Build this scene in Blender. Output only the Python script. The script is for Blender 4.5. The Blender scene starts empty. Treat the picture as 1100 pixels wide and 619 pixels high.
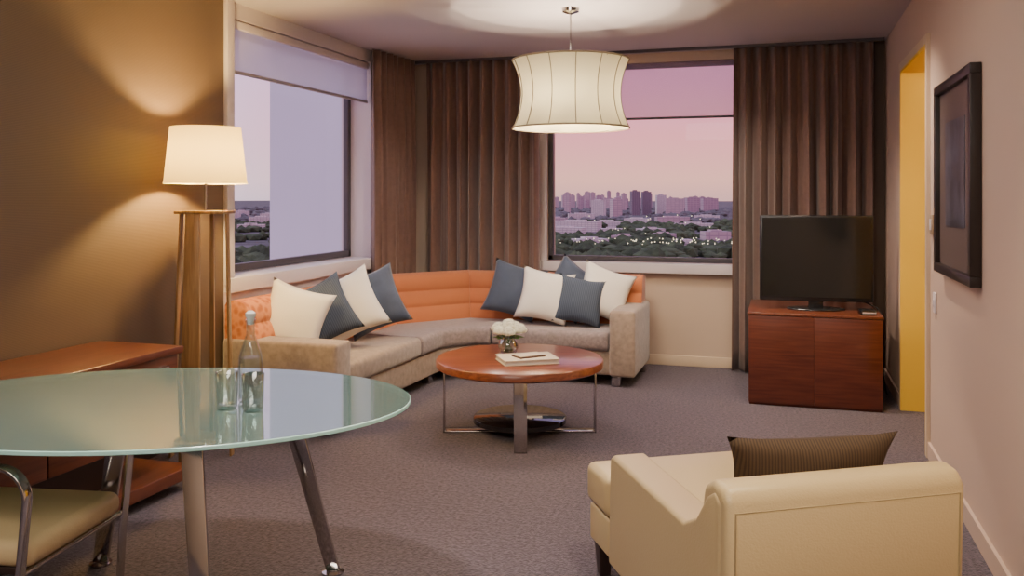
import bpy, math, random
from mathutils import Vector, Matrix, noise
random.seed(7)
SC = bpy.context.scene
COL = SC.collection
R = math.radians

# ------------------------------------------------------------------ materials
def nt(name):
    m = bpy.data.materials.new(name); m.use_nodes = True
    n = m.node_tree.nodes; l = m.node_tree.links
    return m, n, l, n["Principled BSDF"]

def plain(name, col, rough=0.5, metal=0.0, bump=0.0, bscale=60, var=0.0, vscale=8, sheen=0.0, spec=0.5, stretch=(1,1,1), coat=0.0, emis=None, estr=0.0):
    m, n, l, b = nt(name)
    b.inputs["Roughness"].default_value = rough
    b.inputs["Metallic"].default_value = metal
    b.inputs["Specular IOR Level"].default_value = spec
    b.inputs["Sheen Weight"].default_value = sheen
    b.inputs["Coat Weight"].default_value = coat
    tc = n.new("ShaderNodeTexCoord"); mp = n.new("ShaderNodeMapping")
    mp.inputs["Scale"].default_value = stretch
    l.new(tc.outputs["Object"], mp.inputs["Vector"])
    if var > 0:
        t = n.new("ShaderNodeTexNoise"); t.inputs["Scale"].default_value = vscale; t.inputs["Detail"].default_value = 6
        l.new(mp.outputs[0], t.inputs["Vector"])
        r = n.new("ShaderNodeValToRGB")
        r.color_ramp.elements[0].position = 0.3; r.color_ramp.elements[1].position = 0.7
        r.color_ramp.elements[0].color = (*[c*(1-var) for c in col], 1)
        r.color_ramp.elements[1].color = (*[min(1, c*(1+var)) for c in col], 1)
        l.new(t.outputs["Fac"], r.inputs["Fac"]); l.new(r.outputs[0], b.inputs["Base Color"])
    else:
        b.inputs["Base Color"].default_value = (*col, 1)
    if bump > 0:
        t2 = n.new("ShaderNodeTexNoise"); t2.inputs["Scale"].default_value = bscale; t2.inputs["Detail"].default_value = 3
        l.new(mp.outputs[0], t2.inputs["Vector"])
        bp = n.new("ShaderNodeBump"); bp.inputs["Strength"].default_value = bump; bp.inputs["Distance"].default_value = 0.01
        l.new(t2.outputs["Fac"], bp.inputs["Height"]); l.new(bp.outputs[0], b.inputs["Normal"])
    if emis:
        b.inputs["Emission Color"].default_value = (*emis, 1); b.inputs["Emission Strength"].default_value = estr
    return m

def wood(name, c1, c2, stretch=(1, 12, 12), rough=0.28, scale=3.0):
    m, n, l, b = nt(name)
    tc = n.new("ShaderNodeTexCoord"); mp = n.new("ShaderNodeMapping"); mp.inputs["Scale"].default_value = stretch
    l.new(tc.outputs["Object"], mp.inputs["Vector"])
    t = n.new("ShaderNodeTexNoise"); t.inputs["Scale"].default_value = scale; t.inputs["Detail"].default_value = 9; t.inputs["Distortion"].default_value = 0.6
    l.new(mp.outputs[0], t.inputs["Vector"])
    r = n.new("ShaderNodeValToRGB"); r.color_ramp.elements[0].position = 0.32; r.color_ramp.elements[1].position = 0.68
    r.color_ramp.elements[0].color = (*c1, 1); r.color_ramp.elements[1].color = (*c2, 1)
    l.new(t.outputs["Fac"], r.inputs["Fac"]); l.new(r.outputs[0], b.inputs["Base Color"])
    b.inputs["Roughness"].default_value = rough
    b.inputs["Coat Weight"].default_value = 0.25; b.inputs["Coat Roughness"].default_value = 0.15
    return m

def thin_glass(name, tint=(1, 1, 1), gloss=0.6, base=0.03, rough=0.0, power=3.0):
    m = bpy.data.materials.new(name); m.use_nodes = True
    n = m.node_tree.nodes; l = m.node_tree.links; n.clear()
    o = n.new("ShaderNodeOutputMaterial"); mx = n.new("ShaderNodeMixShader")
    t = n.new("ShaderNodeBsdfTransparent"); t.inputs[0].default_value = (*tint, 1)
    g = n.new("ShaderNodeBsdfGlossy"); g.inputs["Roughness"].default_value = rough
    lw = n.new("ShaderNodeLayerWeight"); lw.inputs["Blend"].default_value = 0.5
    p = n.new("ShaderNodeMath"); p.operation = 'POWER'; p.inputs[1].default_value = power
    q = n.new("ShaderNodeMath"); q.operation = 'MULTIPLY_ADD'; q.inputs[1].default_value = gloss; q.inputs[2].default_value = base
    l.new(lw.outputs["Facing"], p.inputs[0]); l.new(p.outputs[0], q.inputs[0])
    l.new(q.outputs[0], mx.inputs[0]); l.new(t.outputs[0], mx.inputs[1]); l.new(g.outputs[0], mx.inputs[2])
    l.new(mx.outputs[0], o.inputs[0])
    return m

def shade_mat(name, col, estr, ecol, tr=0.3):
    m = bpy.data.materials.new(name); m.use_nodes = True
    n = m.node_tree.nodes; l = m.node_tree.links; n.clear()
    o = n.new("ShaderNodeOutputMaterial"); mx = n.new("ShaderNodeMixShader"); ad = n.new("ShaderNodeAddShader")
    d = n.new("ShaderNodeBsdfDiffuse"); d.inputs[0].default_value = (*col, 1)
    t = n.new("ShaderNodeBsdfTranslucent"); t.inputs[0].default_value = (*col, 1)
    e = n.new("ShaderNodeEmission"); e.inputs[0].default_value = (*ecol, 1); e.inputs[1].default_value = estr
    mx.inputs[0].default_value = tr
    l.new(d.outputs[0], mx.inputs[1]); l.new(t.outputs[0], mx.inputs[2])
    l.new(mx.outputs[0], ad.inputs[0]); l.new(e.outputs[0], ad.inputs[1]); l.new(ad.outputs[0], o.inputs[0])
    return m

def emit(name, col, s):
    m = bpy.data.materials.new(name); m.use_nodes = True
    n = m.node_tree.nodes; l = m.node_tree.links; n.clear()
    o = n.new("ShaderNodeOutputMaterial"); e = n.new("ShaderNodeEmission")
    e.inputs[0].default_value = (*col, 1); e.inputs[1].default_value = s; l.new(e.outputs[0], o.inputs[0])
    return m

def pattern(name, col, col2, kind="stripe", scale=60, rough=0.85):
    m, n, l, b = nt(name)
    b.inputs["Roughness"].default_value = rough
    tc = n.new("ShaderNodeTexCoord")
    if kind == "stripe":
        t = n.new("ShaderNodeTexWave"); t.inputs["Scale"].default_value = scale; t.bands_direction = 'X'
        l.new(tc.outputs["Object"], t.inputs["Vector"]); out = t.outputs["Fac"]
    elif kind == "hstripe":
        t = n.new("ShaderNodeTexWave"); t.inputs["Scale"].default_value = scale; t.bands_direction = 'Z'; t.inputs["Distortion"].default_value = 0.5
        l.new(tc.outputs["Object"], t.inputs["Vector"]); out = t.outputs["Fac"]
    else:
        t = n.new("ShaderNodeTexVoronoi"); t.inputs["Scale"].default_value = scale
        l.new(tc.outputs["Object"], t.inputs["Vector"]); out = t.outputs["Distance"]
    r = n.new("ShaderNodeValToRGB"); r.color_ramp.elements[0].position = 0.25; r.color_ramp.elements[1].position = 0.6
    r.color_ramp.elements[0].color = (*col, 1); r.color_ramp.elements[1].color = (*col2, 1)
    l.new(out, r.inputs["Fac"]); l.new(r.outputs[0], b.inputs["Base Color"])
    bp = n.new("ShaderNodeBump"); bp.inputs["Strength"].default_value = 0.15; bp.inputs["Distance"].default_value = 0.004
    l.new(out, bp.inputs["Height"]); l.new(bp.outputs[0], b.inputs["Normal"])
    return m

M = {}
M['darkwall'] = pattern("grasscloth_brown", (0.105, 0.069, 0.048), (0.130, 0.087, 0.060), "hstripe", 45, 0.5)
M['wall'] = plain("painted_wall_mauve", (0.56, 0.42, 0.345), 0.6, bump=0.05, bscale=200)
M['wallback'] = plain("painted_wall_beige", (0.54, 0.42, 0.32), 0.6, bump=0.05, bscale=200)
M['white'] = plain("white_trim_paint", (0.64, 0.58, 0.61), 0.45)
M['ceil'] = plain("ceiling_paint", (0.48, 0.44, 0.465), 0.8)
M['cream'] = plain("cream_trim_paint", (0.62, 0.49, 0.35), 0.45)
M['yellow'] = plain("yellow_painted_wall", (0.82, 0.52, 0.012), 0.6)
M['jamb'] = plain("yellow_cream_jamb", (0.80, 0.52, 0.05), 0.5)
M['frame'] = plain("window_frame_dark", (0.06, 0.055, 0.065), 0.4)
M['carpet'] = plain("loop_pile_carpet", (0.088, 0.068, 0.092), 0.95, bump=1.0, bscale=110, var=0.55, vscale=55, sheen=0.2, spec=0.1)
M['glass'] = thin_glass("window_glass", (0.98, 0.98, 1.0), 0.15, 0.004)
M['cglass'] = thin_glass("clear_drinking_glass", (0.91, 0.95, 0.945), 0.85, 0.16, power=1.5)
M['bglass'] = thin_glass("clear_bottle_glass", (0.95, 0.98, 0.98), 0.8, 0.07, power=1.9)
M['curtain'] = plain("brown_curtain_cloth", (0.165, 0.090, 0.070), 0.65, bump=0.15, bscale=300, sheen=0.4, var=0.1, vscale=30)
M['mahog'] = wood("mahogany_veneer", (0.15, 0.038, 0.018), (0.29, 0.09, 0.038), (1.2, 14, 14))
M['mahogh'] = wood("mahogany_veneer_front", (0.075, 0.017, 0.010), (0.130, 0.033, 0.017), (1.0, 1.0, 16))
M['dark'] = plain("dark_brown_wood", (0.03, 0.016, 0.012), 0.35)
M['lampwood'] = wood("honey_wood", (0.22, 0.12, 0.04), (0.42, 0.24, 0.09), (14, 14, 1))
M['chrome'] = plain("polished_chrome", (0.60, 0.58, 0.56), 0.10, 1.0)
M['orange'] = pattern("orange_woven_upholstery", (0.42, 0.125, 0.04), (0.60, 0.23, 0.09), "dots", 24)
M['orangeplain'] = plain("orange_plain_upholstery", (0.47, 0.15, 0.052), 0.85, bump=0.2, bscale=250, sheen=0.25)
M['taupe'] = plain("taupe_velvet_upholstery", (0.30, 0.225, 0.175), 0.85, bump=0.25, bscale=220, var=0.2, vscale=25, sheen=0.4)
M['seat'] = plain("grey_brown_seat_upholstery", (0.25, 0.195, 0.19), 0.85, bump=0.3, bscale=220, var=0.22, vscale=40, sheen=0.4)
M['leather'] = plain("cream_leather", (0.58, 0.445, 0.235), 0.36, bump=0.12, bscale=160)
M['white_cloth'] = plain("white_cushion_cloth", (0.78, 0.73, 0.66), 0.85, bump=0.15, bscale=200)
M['navy'] = plain("navy_cushion_cloth", (0.045, 0.063, 0.108), 0.8, bump=0.2, bscale=200, sheen=0.2, var=0.2)
M['navystripe'] = pattern("navy_striped_cloth", (0.038, 0.053, 0.09), (0.062, 0.083, 0.125), "stripe", 22)
M['brownpillow'] = pattern("brown_ribbed_cloth", (0.045, 0.025, 0.013), (0.078, 0.046, 0.023), "stripe", 32)
M['black'] = plain("black_plastic", (0.012, 0.012, 0.014), 0.25)
M['screen'] = plain("dark_screen", (0.010, 0.011, 0.012), 0.12, spec=0.6)
M['paper'] = plain("ivory_paper", (0.74, 0.65, 0.50), 0.6)
M['pages'] = plain("page_edges", (0.75, 0.70, 0.6), 0.8)
M['petal'] = plain("white_petals", (0.84, 0.84, 0.68), 0.7, bump=0.6, bscale=90, var=0.12, vscale=60)
M['leaf'] = plain("green_leaf", (0.09, 0.20, 0.04), 0.5)
M['blackgloss'] = plain("black_lacquer", (0.012, 0.010, 0.012), 0.08, coat=0.5)
M['water'] = thin_glass("water", (0.95, 0.98, 0.985), 0.3, 0.02)

# ------------------------------------------------------------------ mesh helpers
class MB:
    def __init__(s): s.v = []; s.f = []; s.mi = []
    def add(s, v, f, mi=0):
        o = len(s.v); s.v += [tuple(p) for p in v]
        s.f += [tuple(i+o for i in q) for q in f]; s.mi += [mi]*len(f)
    def box(s, x0, x1, y0, y1, z0, z1, mi=0, mat=None):
        v = [Vector((x, y, z)) for z in (z0, z1) for y in (y0, y1) for x in (x0, x1)]
        if mat: v = [mat @ p for p in v]
        s.add(v, [(0, 2, 3, 1), (4, 5, 7, 6), (0, 1, 5, 4), (2, 6, 7, 3), (0, 4, 6, 2), (1, 3, 7, 5)], mi)
    def lathe(s, prof, seg=32, c=(0, 0, 0), mi=0, close=False, sx=1, sy=1):
        v = []; f = []
        for (r, z) in prof:
            for i in range(seg):
                a = 2*math.pi*i/seg
                v.append((c[0]+sx*r*math.cos(a), c[1]+sy*r*math.sin(a), c[2]+z))
        n = len(prof)
        for j in range(n-1 if not close else n):
            k = (j+1) % n
            for i in range(seg):
                i2 = (i+1) % seg
                f.append((j*seg+i, j*seg+i2, k*seg+i2, k*seg+i))
        if not close:
            if prof[0][0] > 1e-6: f.append(tuple(reversed(range(seg))))
            if prof[-1][0] > 1e-6: f.append(tuple((n-1)*seg+i for i in range(seg)))
        s.add(v, f, mi)
    def lathe_open(s, prof, seg=48, c=(0, 0, 0), mi=0):
        v = []; f = []
        for (r, z) in prof:
            for i in range(seg):
                a = 2*math.pi*i/seg
                v.append((c[0]+r*math.cos(a), c[1]+r*math.sin(a), c[2]+z))
        for j in range(len(prof)-1):
            for i in range(seg):
                i2 = (i+1) % seg
                f.append((j*seg+i, j*seg+i2, (j+1)*seg+i2, (j+1)*seg+i))
        s.add(v, f, mi)
    def sweep(s, pts, sec, up=(0, 0, 1), mi=0, closed=False):
        pts = [Vector(p) for p in pts]; up = Vector(up); n = len(pts); m = len(sec); v = []; f = []
        for i in range(n):
            if closed: t = pts[(i+1) % n]-pts[i-1]
            elif i == 0: t = pts[1]-pts[0]
            elif i == n-1: t = pts[-1]-pts[-2]
            else: t = (pts[i+1]-pts[i]).normalized()+(pts[i]-pts[i-1]).normalized()
            t.normalize()
            side = t.cross(up)
            if side.length < 1e-4: side = t.cross(Vector((1, 0, 0)))
            side.normalize(); u = side.cross(t).normalized()
            for a, b in sec: v.append(pts[i]+side*a+u*b)
        for i in range(n if closed else n-1):
            k = (i+1) % n
            for j in range(m):
                j2 = (j+1) % m
                f.append((i*m+j, i*m+j2, k*m+j2, k*m+j))
        if not closed:
            f.append(tuple(reversed(range(m)))); f.append(tuple((n-1)*m+j for j in range(m)))
        s.add(v, f, mi)
    def tube(s, pts, r, seg=10, up=(0, 0, 1), mi=0, closed=False):
        s.sweep(pts, [(r*math.cos(2*math.pi*i/seg), r*math.sin(2*math.pi*i/seg)) for i in range(seg)], up, mi, closed)
    def prism(s, poly, axis, a0, a1, mi=0):
        n = len(poly); v = []
        for a in (a0, a1):
            for p, q in poly:
                v.append({'x': (a, p, q), 'y': (p, a, q), 'z': (p, q, a)}[axis])
        f = [tuple(reversed(range(n))), tuple(range(n, 2*n))]
        for i in range(n): f.append((i, (i+1) % n, n+(i+1) % n, n+i))
        s.add(v, f, mi)
    def ico(s, c, r, sub=1, mi=0, jit=0.0, sc=(1, 1, 1)):
        import bmesh
        b = bmesh.new(); bmesh.ops.create_icosphere(b, subdivisions=sub, radius=1)
        vv = []
        for q in b.verts:
            k = 1+random.uniform(-jit, jit)
            vv.append((c[0]+q.co.x*r*k*sc[0], c[1]+q.co.y*r*k*sc[1], c[2]+q.co.z*r*k*sc[2]))
        s.add(vv, [tuple(w.index for w in q.verts) for q in b.faces], mi); b.free()
    def obj(s, name, mats, parent=None, loc=(0, 0, 0), rot=(0, 0, 0), bevel=0, smooth=False, bseg=3, subs=0, recenter=False):
        me = bpy.data.meshes.new(name)
        vs = s.v
        if recenter:
            xs = [p[0] for p in vs]; ys = [p[1] for p in vs]; zs = [p[2] for p in vs]
            c = ((min(xs)+max(xs))/2, (min(ys)+max(ys))/2, min(zs))
            vs = [(p[0]-c[0], p[1]-c[1], p[2]-c[2]) for p in vs]; loc = tuple(loc[i]+c[i] for i in range(3))
        me.from_pydata(vs, [], s.f)
        if not isinstance(mats, (list, tuple)): mats = [mats]
        for m in mats: me.materials.append(m)
        for p, i in zip(me.polygons, s.mi): p.material_index = i
        import bmesh
        b = bmesh.new(); b.from_mesh(me); bmesh.ops.recalc_face_normals(b, faces=b.faces); b.to_mesh(me); b.free()
        o = bpy.data.objects.new(name, me); COL.objects.link(o)
        o.location = loc; o.rotation_euler = rot
        if parent: o.parent = parent
        if bevel > 0:
            md = o.modifiers.new("bevel", 'BEVEL'); md.width = bevel; md.segments = bseg; md.limit_method = 'ANGLE'; md.angle_limit = R(35)
            md.harden_normals = False
            smooth = True
        if subs:
            md = o.modifiers.new("subd", 'SUBSURF'); md.levels = subs; md.render_levels = subs
        if smooth:
            for p in me.polygons: p.use_smooth = True
            try:
                me.set_sharp_from_angle(angle=R(50)) if bevel == 0 else None
            except Exception: pass
        return o

def tag(o, label, cat, group=None, kind=None):
    o["label"] = label; o["category"] = cat
    if group: o["group"] = group
    if kind: o["kind"] = kind
    return o

def thing(name, loc, rotz, label, cat, group=None):
    e = bpy.data.objects.new(name, None); COL.objects.link(e); e.empty_display_size = 0.1
    e.location = loc; e.rotation_euler = (0, 0, rotz)
    return tag(e, label, cat, group)

def box(name, parent, x0, x1, y0, y1, z0, z1, mat, bevel=0.0, bseg=3):
    b = MB(); b.box(x0, x1, y0, y1, z0, z1); return b.obj(name, mat, parent, bevel=bevel, bseg=bseg, recenter=True)

def struct(o, label=None):
    o["kind"] = "structure"
    if label: o["label"] = label
    return o

# ------------------------------------------------------------------ room dims
XL, XR, YB, YF, ZC = -3.38, 0.795, 7.6, -1.6, 2.72
T = 0.28
b = MB(); b.box(XL-T, XR+1.6, YF-0.1, YB+T, -0.12, 0.0); struct(b.obj("floor", M['carpet']), "grey purple loop pile carpet")
b = MB(); b.box(XL-T, XR+1.6, YF-0.1, YB+T, ZC, ZC+0.15); struct(b.obj("ceiling", M['ceil']), "off-white painted ceiling")
b = MB(); b.box(XL-T, XL, YF, 4.70, 0, ZC); struct(b.obj("wall_left", M['darkwall']), "brown grasscloth wall")
W1 = (4.77, 6.76, 0.93, 2.62)
b = MB()
b.box(XL-T, XL, 4.70, W1[0], 0, ZC); b.box(XL-T, XL, W1[1], YB, 0, ZC)
b.box(XL-T, XL, W1[0], W1[1], 0, W1[2]); b.box(XL-T, XL, W1[0], W1[1], W1[3], ZC)
struct(b.obj("wall_left_window", M['white']), "white wall around the side window")
W2 = (-2.03, -0.34, 0.88, 2.64)
b = MB()
b.box(XL-T, W2[0], YB, YB+T, 0, ZC); b.box(W2[1], XR+0.15, YB, YB+T, 0, ZC)
b.box(W2[0], W2[1], YB, YB+T, 0, W2[2]); b.box(W2[0], W2[1], YB, YB+T, W2[3], ZC)
struct(b.obj("wall_back", M['wallback']), "beige wall below the window")
D = (5.37, 6.47, 2.33)
b = MB()
b.box(XR, XR+0.15, YF, D[0], 0, ZC); b.box(XR, XR+0.15, D[1], YB, 0, ZC); b.box(XR, XR+0.15, D[0], D[1], D[2], ZC)
struct(b.obj("wall_right", M['wall']), "mauve beige painted wall")
b = MB(); b.box(XL-T, XR+1.6, YF-0.1, YF, 0, ZC); struct(b.obj("wall_front", M['wallback']), "beige wall")
b = MB()
b.box(XR+1.2, XR+1.3, 4.6, YB+0.1, 0, ZC); b.box(XR+0.15, XR+1.2, D[1]+0.02, D[1]+0.12, 0, ZC); b.box(XR+0.15, XR+1.2, 4.5, 4.6, 0, ZC)
struct(b.obj("wall_hall", M['yellow']), "yellow painted hall wall")
b = MB(); w = 0.05
b.box(XR-0.018, XR+0.17, D[0], D[0]+0.02, 0, D[2]-0.02, 1); b.box(XR-0.018, XR+0.17, D[1]-0.02, D[1], 0, D[2]-0.02, 1)
b.box(XR-0.018, XR+0.17, D[0], D[1], D[2]-0.02, D[2], 1)
b.box(XR-0.02, XR-0.001, D[0]-w, D[0], 0, D[2]+w); b.box(XR-0.02, XR-0.001, D[1], D[1]+w, 0, D[2]+w); b.box(XR-0.02, XR-0.001, D[0], D[1], D[2], D[2]+w)
struct(b.obj("door_1", [M['cream'], M['jamb']]), "cream door frame opening to a yellow hall")
b = MB(); b.box(XL, XR, YB-0.015, YB-0.0005, 0, 0.09); struct(b.obj("baseboard_back", M['cream'], bevel=0.004))
b = MB(); b.box(XR-0.015, XR-0.0005, YF, D[0]-w, 0, 0.09); b.box(XR-0.015, XR-0.0005, D[1]+w, YB-0.016, 0, 0.09); struct(b.obj("baseboard_right", M['wall']))
b = MB(); b.box(XL+0.0005, XL+0.012, YF, YB-0.016, 0, 0.09); struct(b.obj("baseboard_left", M['dark']))

# windows
def window_x(name, xg, y0, y1, z0, z1):
    b = MB(); t = 0.05; d = 0.05
    b.box(xg, xg+d, y0, y1, z0, z0+t); b.box(xg, xg+d, y0, y1, z1-t, z1); b.box(xg, xg+d, y0, y0+t, z0, z1); b.box(xg, xg+d, y1-t, y1, z0, z1)
    o = struct(b.obj(name, M['frame'], bevel=0.004), "dark framed window looking over the city at dusk")
    g = MB(); g.box(xg+0.02, xg+0.026, y0+t, y1-t, z0+t, z1-t); g = g.obj("glass_pane", M['glass'], o); g["kind"] = "structure"
window_x("window_1", XL-0.24, W1[0], W1[1], W1[2]+0.02, W1[3])
def window_y(name, yg, x0, x1, z0, z1):
    b = MB(); t = 0.045; d = 0.05
    b.box(x0, x1, yg, yg+d, z0, z0+t); b.box(x0, x1, yg, yg+d, z1-t, z1); b.box(x0, x0+t, yg, yg+d, z0, z1); b.box(x1-t, x1, yg, yg+d, z0, z1)
    o = struct(b.obj(name, M['frame'], bevel=0.004), "dark framed window with the city skyline at dusk")
    g = MB(); g.box(x0+t, x1-t, yg+0.02, yg+0.026, z0+t, z1-t); g = g.obj("glass_pane", M['glass'], o); g["kind"] = "structure"
window_y("window_2", YB+0.03, W2[0], W2[1], W2[2]+0.01, W2[3])
b = MB(); b.box(W2[0]-0.10, W2[1]+0.1, YB-0.075, YB+0.03, 0.80, 0.885); struct(b.obj("trim_1", M['white'], bevel=0.006), "white window sill")
b = MB(); b.box(XL-0.24, XL+0.05, W1[0]-0.06, W1[1]+0.02, 0.85, 0.945); struct(b.obj("trim_2", M['white'], bevel=0.006), "white window sill")
b = MB(); b.box(XL, XL+0.03, 4.70, 4.775, 0.9, ZC); struct(b.obj("trim_3", M['white'], bevel=0.004), "white window edge trim")
b = MB(); b.box(W2[0]-0.09, W2[0], YB-0.03, YB-0.001, 0.885, 2.70); struct(b.obj("trim_4", M['white'], bevel=0.004), "white window edge trim")
b = MB(); b.box(XL+0.03, XR-0.02, YB-0.22, YB-0.20, ZC-0.025, ZC); struct(b.obj("trim_5", M['frame']), "dark curtain track")

# roller blinds
def translucent(name, col, tr):
    m = bpy.data.materials.new(name); m.use_nodes = True
    n = m.node_tree.nodes; l = m.node_tree.links; n.clear()
    o = n.new("ShaderNodeOutputMaterial"); mx = n.new("ShaderNodeMixShader"); mx2 = n.new("ShaderNodeMixShader")
    d = n.new("ShaderNodeBsdfDiffuse"); d.inputs[0].default_value = (*col, 1)
    t = n.new("ShaderNodeBsdfTranslucent"); t.inputs[0].default_value = (*col, 1)
    p = n.new("ShaderNodeBsdfTransparent"); mx.inputs[0].default_value = 0.5; mx2.inputs[0].default_value = tr
    l.new(d.outputs[0], mx.inputs[1]); l.new(t.outputs[0], mx.inputs[2])
    l.new(mx.outputs[0], mx2.inputs[1]); l.new(p.outputs[0], mx2.inputs[2]); l.new(mx2.outputs[0], o.inputs[0])
    return m
M['blind'] = translucent("sheer_blind_fabric", (0.60, 0.46, 0.58), 0.68)
M['blind2'] = translucent("sheer_blind_fabric_pale", (0.72, 0.68, 0.80), 0.3)
e = thing("roller_blind", (XL-0.03, 5.76, 2.29), 0, "pale lavender roller blind half lowered over the side window", "blind")
bb = MB(); bb.box(-0.002, 0.002, -0.98, 0.98, 0.0, 0.33); bb.obj("blind_fabric", M['blind2'], e)
bb = MB(); bb.box(-0.012, 0.012, -0.98, 0.98, -0.022, 0.0); bb.obj("bottom_bar", plain("blind_bar", (0.35, 0.32, 0.36), 0.4), e, bevel=0.004)
bb = MB(); bb.box(-0.06, 0.02, -0.985, 0.985, 0.27, 0.325); bb.obj("roller_cassette", M['white'], e, bevel=0.01)
e = thing("roller_blind", (-1.185, YB-0.012, 2.16), 0, "sheer mauve roller blind partly lowered over the rear window", "blind")
bb = MB(); bb.box(-0.84, 0.84, -0.002, 0.002, 0.0, 0.47); bb.obj("blind_fabric", M['blind'], e)
bb = MB(); bb.box(-0.84, 0.84, -0.01, 0.01, -0.02, 0.0); bb.obj("bottom_bar", M['frame'], e, bevel=0.004)

# ------------------------------------------------------------------ curtains
def curtain(p0, p1, nf, amp, z0, z1, label, seed):
    rs = random.Random(seed)
    p0 = Vector((*p0, 0)); p1 = Vector((*p1, 0)); d = p1-p0; L = d.length; t = d.normalized(); nrm = Vector((-t.y, t.x, 0))
    N = nf*14; rows = 16; v = []; f = []
    ph = [rs.uniform(-1.0, 1.0) for _ in range(nf+2)]; am = [rs.uniform(0.5, 1.15) for _ in range(nf+2)]
    for j in range(rows+1):
        w = j/rows; z = z1+(z0-z1)*w
        for i in range(N+1):
            u = i/N; k = u*nf; a = am[int(k)]*(1-(k % 1))+am[int(k)+1]*(k % 1); q = ph[int(k)]*(1-(k % 1))+ph[int(k)+1]*(k % 1)
            s = math.sin(2*math.pi*k+q*(0.4+1.1*w))
            s2 = 0.22*math.sin(4*math.pi*k+q*2.5)*min(1, 2.5*w)
            off = amp*a*(0.6+0.4*min(1, w*3))*(math.copysign(abs(s)**0.8, s)+s2)
            lat = 0.015*w*math.sin(4*math.pi*k+q*3)
            p = p0+t*(u*L+lat)+nrm*off
            v.append((p.x, p.y, z))
    for j in range(rows):
        for i in range(N):
            a = j*(N+1)+i; f.append((a, a+1, a+N+2, a+N+1))
    mb = MB(); mb.add(v, f); o = mb.obj("curtain", M['curtain'], smooth=True, recenter=True)
    md = o.modifiers.new("thick", 'SOLIDIFY'); md.thickness = 0.003
    tag(o, label, "curtain", group="brown curtains"); return o
curtain((-3.30, 6.64), (-3.24, 7.36), 7, 0.050, 0.02, ZC-0.005, "brown pleated full-length curtain beside the side window", 1)
curtain((-3.14, 7.41), (-2.07, 7.45), 9, 0.068, 0.02, ZC-0.005, "brown pleated full-length curtain in the room corner", 2)
curtain((-0.38, 7.45), (0.70, 7.45), 9, 0.072, 0.02, ZC-0.005, "brown pleated full-length curtain behind the television", 3)
b = MB(); b.box(0.66, XR-0.001, YB-0.05, YB-0.001, 0.09, ZC); struct(b.obj("wall_pilaster", M['darkwall']), "dark brown wall strip in the corner")

# ------------------------------------------------------------------ sofa
def offset_path(path, d):
    path = [Vector(p) for p in path]; out = []
    for i, p in enumerate(path):
        ns = []
        if i > 0: t = (p-path[i-1]).normalized(); ns.append(Vector((t.y, -t.x)))
        if i < len(path)-1: t = (path[i+1]-p).normalized(); ns.append(Vector((t.y, -t.x)))
        if len(ns) == 1: out.append(p+ns[0]*d)
        else:
            m = (ns[0]+ns[1]).normalized(); out.append(p+m*(d/m.dot(ns[0])))
    return out
def profile_sweep(path, prof, name, mat, parent, bevel=0, smooth=True, ends=None):
    m = len(prof); v = []; f = []
    n = len(path)
    cols = [offset_path(ends[0], d) for d, z in prof] if ends else [offset_path(path, d) for d, z in prof]
    if ends: idx = range(ends[1], ends[2]+1); n = ends[2]-ends[1]+1
    else: idx = range(n)
    for i in idx:
        for j, (d, z) in enumerate(prof):
            p = cols[j][i]; v.append((p.x, p.y, z))
    for i in range(n-1):
        for j in range(m):
            j2 = (j+1) % m; f.append((i*m+j, i*m+j2, (i+1)*m+j2, (i+1)*m+j))
    f.append(tuple(range(m))); f.append(tuple((n-1)*m+j for j in range(m)))
    b = MB(); b.add(v, f)
    return b.obj(name, mat, parent, bevel=bevel, smooth=smooth)
def rrect(x0, x1, z0, z1, r, n=4, crown=0.0):
    pts = []
    for cx, cz, a0 in ((x1-r, z1-r, 0), (x0+r, z1-r, 90), (x0+r, z0+r, 180), (x1-r, z0+r, 270)):
        for i in range(n+1):
            a = R(a0+90*i/n); pts.append((cx+r*math.cos(a), cz+r*math.sin(a)))
    return pts
sofa = thing("sectional_sofa", (0, 0, 0), 0, "curved corner sofa with taupe seats and orange backrests beneath the windows", "sofa")
A = (-3.345, 4.66); B = (-3.29, 6.64); C = (-2.70, 7.33); E = (-1.10, 7.33)
P = [A, B, C, E]
def onAB(y): return (A[0]+(B[0]-A[0])*(y-A[1])/(B[1]-A[1]), y)
profile_sweep([onAB(4.74), B, C, (-1.2, 7.33)], rrect(0.02, 0.72, 0.08, 0.27, 0.02), "sofa_base", M['taupe'], sofa)
bp = [(0.0, 0.08), (0.0, 0.78), (0.012, 0.80), (0.04, 0.81), (0.10, 0.812), (0.135, 0.80)]
zs = [0.795, 0.665, 0.535, 0.38]
for k in range(3):
    for i in range(1, 8):
        w = i/8; z = zs[k]+(zs[k+1]-zs[k])*w
        base = 0.145+(0.795-z)*0.28
        bp.append((base+0.019*math.sin(math.pi*w)**0.55, z))
    z = zs[k+1]; bp.append((0.145+(0.795-z)*0.28, z))
bp += [(0.26, 0.3), (0.22, 0.08)]
for i, (mat) in enumerate([M['orange'], M['orangeplain'], M['orangeplain']]):
    profile_sweep(P, bp, "backrest", mat, sofa, ends=(P, i, i+1), bevel=0.005)
cu = rrect(0.21, 0.75, 0.265, 0.415, 0.045, 5)
profile_sweep([onAB(4.85), onAB(5.98)], cu, "seat_cushion", M['taupe'], sofa, bevel=0.02)
profile_sweep([onAB(5.995), B, C, (-2.24, 7.33)], cu, "seat_cushion", M['seat'], sofa, bevel=0.02)
profile_sweep([(-2.225, 7.33), (-1.275, 7.33)], cu, "seat_cushion", M['seat'], sofa, bevel=0.02)
box("armrest", sofa, -3.352, -2.55, 4.64, 4.84, 0.08, 0.575, M['taupe'], 0.025)
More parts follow.
